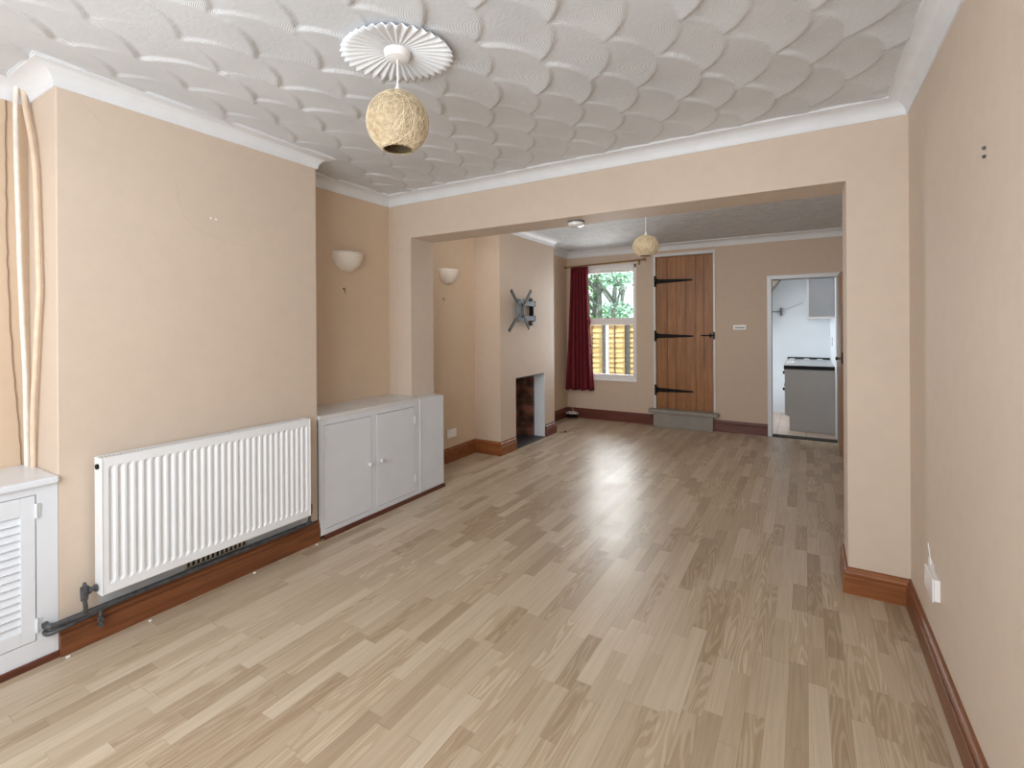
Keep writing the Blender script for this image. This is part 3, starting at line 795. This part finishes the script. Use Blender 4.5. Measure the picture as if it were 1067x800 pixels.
# far alcove double socket
t = thing('double_socket', 'white double socket low on the far alcove wall beyond the cupboard', 'socket', (XFA, 4.02, .29))
at(t, boxes((XFA, XFA+.010, 3.945, 4.095, .247, .333)), 'face_plate', 'upvc', bevel=.003)
for y in (3.985, 4.055): at(t, boxes((XFA+.010, XFA+.013, y-.008, y+.008, .305, .32)), 'switch', 'upvc')

# ------------------------------------------------------------------ sash window
t = obj('window_1', boxes((XW0, XW0+.03, YB+.008, YB+.06, ZW0, ZW1), (XW1-.03, XW1, YB+.008, YB+.06, ZW0, ZW1),
    (XW0, XW1, YB+.008, YB+.06, ZW1-.055, ZW1), (XW0, XW1, YB-.004, YB+.06, ZW0, ZW0+.03)), 'upvc', bevel=.002, **S)
def sash(z0, z1, y0, y1, bt, bb):
    a, b_ = XW0+.031, XW1-.031
    bm = boxes((a, a+.018, y0, y1, z0, z1), (b_-.018, b_, y0, y1, z0, z1), (a+.018, b_-.018, y0, y1, z1-bt, z1), (a+.018, b_-.018, y0, y1, z0, z0+bb))
    o = obj('sash', bm, 'upvc', bevel=.002); o.parent = t
    g = obj('pane', boxes((a+.016, b_-.016, (y0+y1)/2-.002, (y0+y1)/2+.002, z0+bb-.002, z1-bt+.002)), 'glass'); g.parent = o
    return o
sash(1.430, ZW1-.056, YB+.036, YB+.058, .05, .075)
lo = sash(ZW0+.031, 1.512, YB+.012, YB+.034, .105, .05)
bm = B(); box(bm, -2.535, -2.485, YB+.002, YB+.03, 1.512, 1.520); tube(bm, [(-2.51, YB+.012, 1.520), (-2.51, YB+.012, 1.532)], .012, 10)
o = obj('sash_lock', bm, 'black'); o.parent = lo
obj('trim_6', boxes((XW0-.012, XW1+.012, YB-.028, YB+.014, ZW0-.016, ZW0+.004)), 'upvc', bevel=.004, **S)
# white lining of the window opening
obj('trim_7', boxes((XW1, XW1+.004, YB-.002, YB+.1, ZW0, ZW1), (XW0, XW1, YB-.002, YB+.007, ZW1, ZW1+.012)), 'upvc', **S)

# curtain and rod
RYd = YB-.085
t = thing('curtain_rod', 'thin brass curtain rod with round finials above the far window', 'curtain rod', (-2.5, RYd, 2.30))
p0, p1 = Vector((-3.135, RYd, 2.288)), Vector((-1.945, RYd, 2.325))
bm = B(); tube(bm, [p0, p1], .0105, 10); at(t, bm, 'rod', 'brass', smooth=True)
for p, s in ((p0, -1), (p1, 1)):
    bm = B(); lathe(bm, [(0, -.022), (.013, -.018), (.021, -.004), (.021, .004), (.013, .018), (0, .022)], (0, 0, 0), 'x', 16)
    for v in bm.verts: v.co += p+Vector((s*.012, 0, 0))
    at(t, bm, 'finial', 'brass', smooth='all')
for x in (-3.04, -2.03):
    z = p0.z+(p1.z-p0.z)*(x-p0.x)/(p1.x-p0.x)
    bm = B(); tube(bm, [(x, YB-.001, z-.02), (x, RYd, z-.012)], .006, 8); tube(bm, [(x, RYd, z-.022), (x, RYd, z+.016)], .012, 10); tube(bm, [(x, YB-.005, z-.045), (x, YB-.001, z-.045)], .018, 12); box(bm, x-.008, x+.008, YB-.006, YB-.001, z-.05, z)
    at(t, bm, 'bracket', 'brass')
bm = B(); NU, NV = 120, 34; G = []
for i in range(NU+1):
    u = i/NU; row = []
    for j in range(NV+1):
        v = j/NV; z = 2.275+.011*u - v*(2.275-.425) - (.006*math.sin(u*22) if j == NV else 0)
        ul, ur = -3.060-.10*v, -2.79+.085*v**1.3
        x = ul+(ur-ul)*(u+.006*math.sin(9*u+4*v))
        ph = 2*PI*6.2*u+.5*math.sin(3*v+u*5)
        amp = .026+.012*v
        y = RYd+.004+amp*math.sin(ph)+.012*math.sin(2.3*ph+1)*v
        row.append(bm.verts.new((x, min(y, YB-.012), z)))
    G.append(row)
for a, b_ in zip(G, G[1:]):
    for j in range(NV): bm.faces.new((a[j], b_[j], b_[j+1], a[j+1]))
t = thing('curtain', 'single dark red curtain hanging at the left of the far window', 'curtain', (-2.92, RYd, 2.28))
c = at(t, bm, 'cloth', 'curtain', smooth='all')
md = c.modifiers.new('thick', 'SOLIDIFY'); md.thickness = .003
for k in range(7):
    x = -3.055+k*.043; z = p0.z+(p1.z-p0.z)*(x-p0.x)/(p1.x-p0.x); bm = B()
    tube(bm, [(x, RYd+.014*math.cos(a), z+.014*math.sin(a)-.003) for a in np.linspace(0, 2*PI, 15)], .002, 6, False)
    at(t, bm, 'ring', 'brass')

# ------------------------------------------------------------------ plank stair door
t = thing('plank_door', 'brown vertical plank ledged door with black strap hinges above a grey step', 'door', (XD0, YB, ZD0))
bm = B(); xs_ = [XD0, XD0+.155, XD0+.275, XD0+.405, XD0+.530, XD0+.635, XD1]
for a, b_ in zip(xs_, xs_[1:]):
    w = .0022; box(bm, a+w, b_-w, YB+.012, YB+.042, ZD0+.004, ZD1-.004)
box(bm, XD0+.004, XD1-.004, YB+.020, YB+.046, ZD0+.006, ZD1-.006)
at(t, bm, 'planks', 'door', bevel=.003)
for z, L in ((2.012, .47), (1.249, .475), (.495, .47)):
    bm = B()
    prism(bm, [(XD0+.004, z-.040), (XD0+.004, z+.040), (XD0+.05, z+.030), (XD0+L, z+.012), (XD0+L, z-.012), (XD0+.05, z-.030)], YB+.004, YB+.013)
    lathe(bm, [(0, -.003), (.013, -.003), (.013, .004), (0, .004)], (XD0+L+.008, YB+.009, z), 'y', 12)
    tube(bm, [(XD0+.0, YB+.006, z-.03), (XD0+.0, YB+.006, z+.03)], .009, 10)
    box(bm, XD0-.020, XD0+.004, YB-.020, YB+.004, z-.075, z+.075)
    at(t, bm, 'strap_hinge', 'black')
bm = B(); z = 1.258
box(bm, -1.205, XD1-.002, YB+.004, YB+.013, z-.008, z+.008)
for x in (-1.195, -1.155, -1.118): tube(bm, [(x, YB+.012, z), (x, YB-.004, z)], .011, 8)
box(bm, -1.095, -1.075, YB-.006, YB+.012, z-.028, z+.028)
box(bm, XD1+.002, XD1+.020, YB-.0245, YB-.0145, z-.05, z+.048)
box(bm, -1.10, XD1+.018, YB-.020, YB-.010, z-.007, z+.007)
at(t, bm, 'latch', 'black')
obj('door_1', boxes((XD0-.033, XD0, YB-.014, YB+.06, ZD0, ZD1+.045), (XD1, XD1+.026, YB-.014, YB+.06, ZD0, ZD1+.045), (XD0, XD1, YB-.014, YB+.06, ZD1, ZD1+.045)), 'gloss_warm', bevel=.003, **S)
t = thing('stair_step', 'grey painted box step below the plank door', 'step', (-1.43, YB, 0))
at(t, boxes((-1.886, -.979, YB-.125, YB-.001, .190, .240)), 'tread', 'grey_paint', bevel=.008)
at(t, boxes((-1.816, -1.044, YB-.10, YB-.001, .0, .190)), 'riser_box', 'grey_paint', bevel=.003)

# wall plate on back wall
t = thing('thermostat', 'small white oblong plate on the far wall between plank door and kitchen door', 'wall plate', (-.73, YB, 1.365))
at(t, boxes((-.806, -.65, YB-.018, YB, 1.334, 1.396)), 'cover', 'upvc', bevel=.004)
at(t, boxes((-.784, -.67, YB-.020, YB-.0175, 1.352, 1.372)), 'grey_insert', 'grey_panel')

# coil of cable in the corner
t = thing('cable_coil', 'dark coiled cable with a white loop lying in the far left corner', 'cable', (-3.02, 6.80, 0))
for nm, m_, R_, cz_, k in (('black_coil', 'black', .075, .012, 6), ('white_loop', 'upvc', .09, .075, 2)):
    bm = B(); pts = []
    for i in range(k*24+1):
        a = 2*PI*i/24
        pts.append((-3.03+R_*(1+.08*math.sin(a*.37))*math.cos(a), 6.775+R_*.9*math.sin(a)+.004*math.sin(a*.3), cz_+.009*(i/24)+.004*math.sin(a*1.7)))
    tube(bm, pts, .0045 if nm == 'black_coil' else .004, 6); at(t, bm, nm, m_, smooth=True)
bm = B(); tube(bm, smooth_pts([(-2.96, 6.81, .04), (-3.05, 6.86, .12), (-3.085, YB-.012, .42), (-3.09, YB-.01, .8), (-3.09, YB-.01, 1.2)], 6), .004, 6)
at(t, bm, 'rising_lead', 'tan_pipe', smooth=True)
bm = B(); lathe(bm, [(0, .016), (.011, .013), (.015, .004), (.012, 0), (0, 0)], (-2.715, 5.86, .0), 'z', 10); tube(bm, smooth_pts([(-2.72, 5.855, .008), (-2.76, 5.80, .006), (-2.79, 5.83, .005)], 5), .002, 6)
tag(obj('floor_bracket', bm, 'black'), 'small dark stub on the floor beside the far end of the fireplace', 'fitting')

# flakes of paint by the skirting
for k, (x, y, lab) in enumerate(((-2.700, .803, 'white paint flake on the floor by the louvred cupboard corner'), (-2.695, 1.103, 'white paint flake on the floor below the left half of the radiator'),
        (-2.700, 1.624, 'white paint flake on the floor below the right half of the radiator'), (-2.700, 2.04, 'white paint flake on the floor at the right end of the breast skirting'),
        (-2.800, 4.44, 'white paint flake on the floor at the far breast skirting corner'), (-2.79, 4.54, 'white paint flake on the floor just left of the hearth'))):
    bm = B(); prism(bm, [(x+.006*random.uniform(.6, 1.2)*math.cos(a), y+.008*random.uniform(.6, 1.2)*math.sin(a)) for a in np.linspace(0, 2*PI, 8)[:-1]], .0005, .006, 'z')
    tag(obj('paint_flake', bm, 'chip'), lab, 'paint flake')

# ------------------------------------------------------------------ kitchen door, frame, kitchen
obj('door_2', boxes((XK0-.05, XK0, YB-.014, YB2+.01, 0, ZK+.05), (XK1, XK1+.05, YB-.014, YB2+.01, 0, ZK+.05), (XK0, XK1, YB-.014, YB2+.01, ZK, ZK+.05)), 'gloss', bevel=.003, **S)
obj('trim_8', boxes((XK0, XK1, YB-.01, YB2+.01, 0, .012)), 'dark', **S)
t = thing('kitchen_door', 'brown wooden door standing open edge-on at the kitchen doorway', 'door', (XK1, YB-.02, 0))
at(t, boxes((XK1+.001, XK1+.037, YB-.70, YB-.02, .012, ZK-.005)), 'leaf', 'leafwood', bevel=.002)
for s in (-1, 1):
    bm = B(); x = XK1+.001 if s < 0 else XK1+.037; y, z = YB-.635, 1.03
    lathe(bm, [(0, .060), (.014, .056), (.022, .044), (.020, .034), (.009, .028), (.008, .006), (.022, .004), (.022, 0)], (0, 0, 0), 'x', 18)
    for v in bm.verts: v.co = Vector((x+s*v.co.x*.8, y+v.co.y, z+v.co.z))
    at(t, bm, 'knob', simple('aged_brass', (.12,.09,.05), .4, metal=.6), smooth=True)
at(t, boxes((XK1+.006, XK1+.032, YB-.7008, YB-.699, .98, 1.10)), 'latch_plate', 'black')
for z in (1.72, .24): at(t, boxes((XK1+.037, XK1+.042, YB-.09, YB-.02, z-.05, z+.05)), 'hinge', 'black')

t = thing('kitchen_base_unit', 'grey end panel of the kitchen base unit with black-edged worktop', 'cabinet', (.03, 7.4, 0))
bm = B(); prism(bm, [(-.19, .004), (XKR-.002, .004), (XKR-.002, .808), (-.243, .808), (-.243, .205), (-.19, .185)], 7.40, 7.418)
at(t, bm, 'end_panel', 'grey_panel')
at(t, boxes((-.225, XKR-.002, 7.419, YK-.01, .2, .806), (-.185, XKR-.002, 7.419, YK-.01, .003, .2)), 'carcass', 'gloss')
for k, (y0, y1) in enumerate(((7.42, 7.92), (7.925, 8.42), (8.425, 8.78))):
    d = at(t, boxes((-.243, -.226, y0+.003, y1-.003, .21, .63)), 'door', 'gloss')
    d2 = at(t, boxes((-.243, -.226, y0+.003, y1-.003, .64, .80)), 'drawer', 'gloss')
    for dd, z in ((d, .535), (d2, .755)):
        bm = boxes((-.268, -.243, y0+.06, y0+.10, z-.018, z+.018)); o = obj('handle', bm, 'black', bevel=.003); o.parent = dd
        o.matrix_parent_inverse = Matrix.Identity(4)
bm = boxes((-.252, XKR-.002, 7.385, YK-.003, .812, .858)); at(t, bm, 'worktop_edge', 'black', bevel=.003)
at(t, boxes((-.248, XKR-.003, 7.389, YK-.003, .8582, .862)), 'worktop', 'worktop')
at(t, boxes((-.248, XKR-.003, YK-.02, YK-.003, .862, .89)), 'upstand', 'dark')
for x in (-.18, .01, .18): at(t, boxes((x-.035, x+.035, YK-.10, YK-.03, .862, .872)), 'pale_block', 'upvc', bevel=.003)  # three small pale blocks at the back of the worktop
t = thing('kitchen_wall_unit', 'cool grey kitchen wall cabinet with pale trim seen through the doorway', 'cabinet', (.18, 7.4, 1.5))
at(t, boxes((.040, XKR-.002, 7.40, YK-.01, 1.50, 2.22)), 'carcass', 'wallcab')
at(t, boxes((.020, .038, 7.402, 7.90, 1.50, 2.22), (.020, .038, 7.905, 8.40, 1.50, 2.22)), 'door', 'gloss')
at(t, boxes((.020, XKR-.002, 7.402, YK-.01, 1.475, 1.498)), 'light_pelmet', 'upvc')
bm = B(); tube(bm, [(-.66, YK-.045, 1.600), (-.33, YK-.045, 1.600)], .006, 8); box(bm, -.345, -.315, YK-.05, YK-.001, 1.54, 1.66)
tag(obj('utensil_rail', bm, 'mount'), 'thin steel rail with bracket on the white kitchen wall', 'rail')
bm = B(); tube(bm, [(-.31, YK-.03, 1.62), (-.03, YK-.008, 1.735)], .004, 8)  # thin grey bar modelling a faint diagonal shadow on the wall
tag(obj('rail_shadow', bm, 'wallcab'), 'slanting grey bar standing in for the shadow right of the kitchen rail bracket', 'rail')
bm = B(); prism(bm, [(-1.4, 1.3), (-1.4, 2.49), (-.06, 2.49), (-.33, 2.10), (-.47, 1.90), (-.89, 1.3)], 8.45, YK-.002)
tag(obj('stair_soffit', bm, 'soffit'), 'brown sloping boxed underside of the stairs at the kitchen ceiling corner', 'soffit')
bm = boxes((XKR-.009, XKR, 8.0, 8.05, 1.10, 1.22)); tag(obj('kitchen_switch', bm, 'wallcab', bevel=.002), 'small grey switch on the kitchen right wall above worktop', 'switch')

# ------------------------------------------------------------------ outside: fence, trees
gr = obj('ground', boxes((-14, 6, YK+.12, 26, -.25, -.12)), 'lawn'); gr['kind'] = 'structure'
FYy = 9.35
fence = thing('garden_fence', 'yellow-brown lapped board fence panel outside the far window', 'fence', (-3.4, FYy, -.12))
rnd = random.Random(2)
bm = B(); nz = 14; zt_, zb_ = 1.40, -.12
for k in range(nz+1):
    z = zb_+(zt_-zb_-.13)*k/nz; n_ = 60; lower = []; upper = []
    a1, a2, a3 = rnd.uniform(0, 9), rnd.uniform(1.5, 3), rnd.uniform(.006, .016)
    for i in range(n_+1):
        x = -5.2+2.9*i/n_; wv = a3*math.sin(a2*x*1.7+a1)+.006*math.sin(9*x+a1*3)
        lower.append(bm.verts.new((x, FYy-.034, z+wv))); upper.append(bm.verts.new((x, FYy+.004, z+.145)))
    back = [bm.verts.new((v.co.x, FYy-.008, v.co.z)) for v in lower]
    for i in range(n_):
        bm.faces.new((lower[i], lower[i+1], upper[i+1], upper[i])); bm.faces.new((lower[i], back[i], back[i+1], lower[i+1]))
at(fence, bm, 'lapped_boards', 'fence')
at(fence, boxes((-5.2, -2.3, FYy-.035, FYy+.02, zt_, zt_+.035)), 'capping', 'fence')
for x in (-4.05, -3.71, -3.235, -3.02): at(fence, boxes((x-.011, x+.011, FYy-.045, FYy-.02, zb_, zt_)), 'batten', 'batten')
t = obj('fence_post', boxes((-3.475, -3.405, FYy-.10, FYy-.046, -.12, 1.42)), 'post_shade'); tag(t, 'dark grey strip painting in the shaded side of the pale fence post', 'post')
t = obj('fence_post', boxes((-3.403, -3.345, FYy-.10, FYy-.046, -.12, 1.44)), 'post'); tag(t, 'pale concrete post in front of the fence beside its painted shaded side', 'post')
t = obj('fence_post', boxes((-2.985, -2.925, FYy-.10, FYy-.046, -.12, 1.44)), 'post_shade'); tag(t, 'grey post at the right edge of the window view', 'post')

def tree(x, y, h, lean, crowns, m, label, seed):
    rnd = random.Random(seed)
    t = thing('garden_tree', label, 'tree', (x, y, -.12), 'trees beyond the fence')
    bm = B(); pts = smooth_pts([(0, 0, 0), (lean*.2, 0, h*.35), (lean*.7, .1, h*.7), (lean, .1, h)], 5)
    tube(bm, pts, [.095*(1-.7*i/len(pts)) for i in range(len(pts))], 8)
    for k in range(7):
        b0 = pts[6+k % (len(pts)-7)]; a = rnd.uniform(0, 2*PI)
        tube(bm, smooth_pts([b0, b0+Vector((.5*math.cos(a), .5*math.sin(a), .45)), b0+Vector((1.1*math.cos(a), 1.1*math.sin(a), .9+rnd.uniform(-.3, .3)))], 4), [.045]*4+[.03]*4+[.012], 6)
    o = obj('trunk', bm, 'bark', smooth=True); o.parent = t
    bm = B()
    for (cx, cy, cz_, R_, n_) in crowns:
        for _ in range(n_):
            while True:
                p = Vector((rnd.uniform(-1, 1), rnd.uniform(-1, 1), rnd.uniform(-1, 1)))
                if p.length < 1: break
            p = Vector((cx+p.x*R_, cy+p.y*R_, cz_+p.z*R_*.75)); s_ = rnd.uniform(.035, .075)
            a = Vector((rnd.gauss(0, 1), rnd.gauss(0, 1), rnd.gauss(0, 1))).normalized(); b_ = a.orthogonal().normalized()
            bm.faces.new([bm.verts.new(p+q) for q in (a*s_, b_*s_*.55, -a*s_, -b_*s_*.55)])
    o = obj('foliage', bm, m); o.parent = t; o['kind'] = 'stuff'
tree(-5.30, 13.3, 4.6, .25, [(-.5, 0, 2.5, .75, 620), (.2, .2, 3.4, .9, 800), (-.3, -.3, 1.75, .5, 200), (.6, .2, 2.95, .35, 90)], 'leaf', 'leafy green tree with a forked trunk beyond the fence, left in the window', 11)
tree(-4.93, 13.0, 4.8, -.1, [(0, .2, 3.5, .8, 900), (-.15, .5, 1.75, .35, 120)], 'leaf', 'slim dark trunked tree standing in the middle of the window view', 12)
tree(-4.45, 12.6, 4.4, .12, [(.15, 0, 2.9, .6, 420), (.1, .2, 1.9, .45, 260)], 'leaf2', 'blue-green tree at the right of the window view', 13)
tree(-5.6, 16.5, 4.0, .2, [(-.6, 0, 1.9, .9, 500), (.9, 0, 1.75, .7, 420), (2.0, .3, 1.9, .6, 350)], 'leaf2', 'paler blue-green tree low behind the others', 14)

# ------------------------------------------------------------------ light
def area(name, loc, rot, sx, sy, power, col=(1, 1, 1), spread=None):
    l = bpy.data.lights.new(name, 'AREA'); l.shape = 'RECTANGLE'; l.size = sx; l.size_y = sy; l.energy = power; l.color = col
    if spread: l.spread = spread
    o = bpy.data.objects.new(name, l); COL.objects.link(o); o.location = loc; o.rotation_euler = rot; return o
area('front_window_daylight', (-1.1, YFR-.02, 1.48), (PI/2, 0, 0), 2.3, 1.5, 66, (.96, .985, 1))
area('back_window_daylight', ((XW0+XW1)/2, YB+.14, 1.45), (-PI/2, 0, 0), .8, 1.6, 42, (.95, .98, 1))
area('kitchen_daylight', (-1.86, 7.9, 1.6), (0, -PI/2, 0), 1.2, 1.2, 36, (.90, .96, 1))
area('kitchen_sun_patch', (-.36, 8.02, 2.45), (0, 0, 0), .35, .06, 2.2, (1, .95, .85), math.radians(4))
area('beam_fill_light', ((XO0+XO1)/2, YP2+.012, 2.30), (PI/2, 0, 0), 2.4, .16, 13, (1, .97, .93))  # fill added unseen behind the beam to brighten the far room
sun = bpy.data.lights.new('sun', 'SUN'); sun.energy = 6; sun.angle = math.radians(1); sun.color = (1, .95, .85)
so = bpy.data.objects.new('sun', sun); COL.objects.link(so)
so.rotation_euler = Vector((-.35, .27, -.9)).to_track_quat('-Z', 'Y').to_euler()
w = bpy.data.worlds.new('sky'); bpy.context.scene.world = w; w.use_nodes = True
bg = w.node_tree.nodes['Background']; bg.inputs[0].default_value = (.86, .95, 1, 1); bg.inputs[1].default_value = 1.5

# ------------------------------------------------------------------ camera
cam = bpy.data.cameras.new('camera'); co = bpy.data.objects.new('camera', cam); COL.objects.link(co)
cam.sensor_fit = 'HORIZONTAL'; cam.sensor_width = 36; cam.lens = 508.604/1067*36
cam.shift_y = -60.375/1067; cam.clip_start = .02
co.matrix_world = Matrix.Translation((0, 0, 1.4)) @ Matrix.Rotation(.5417, 4, 'Z') @ Matrix.Rotation(PI/2, 4, 'X') @ Matrix.Rotation(-.006, 4, 'Z')
bpy.context.scene.camera = co
vs = bpy.context.scene.view_settings
vs.view_transform = 'Standard'; vs.look = 'None'; vs.exposure = 0; vs.gamma = 1
bpy.context.scene.cycles.max_bounces = 10; bpy.context.scene.cycles.diffuse_bounces = 7
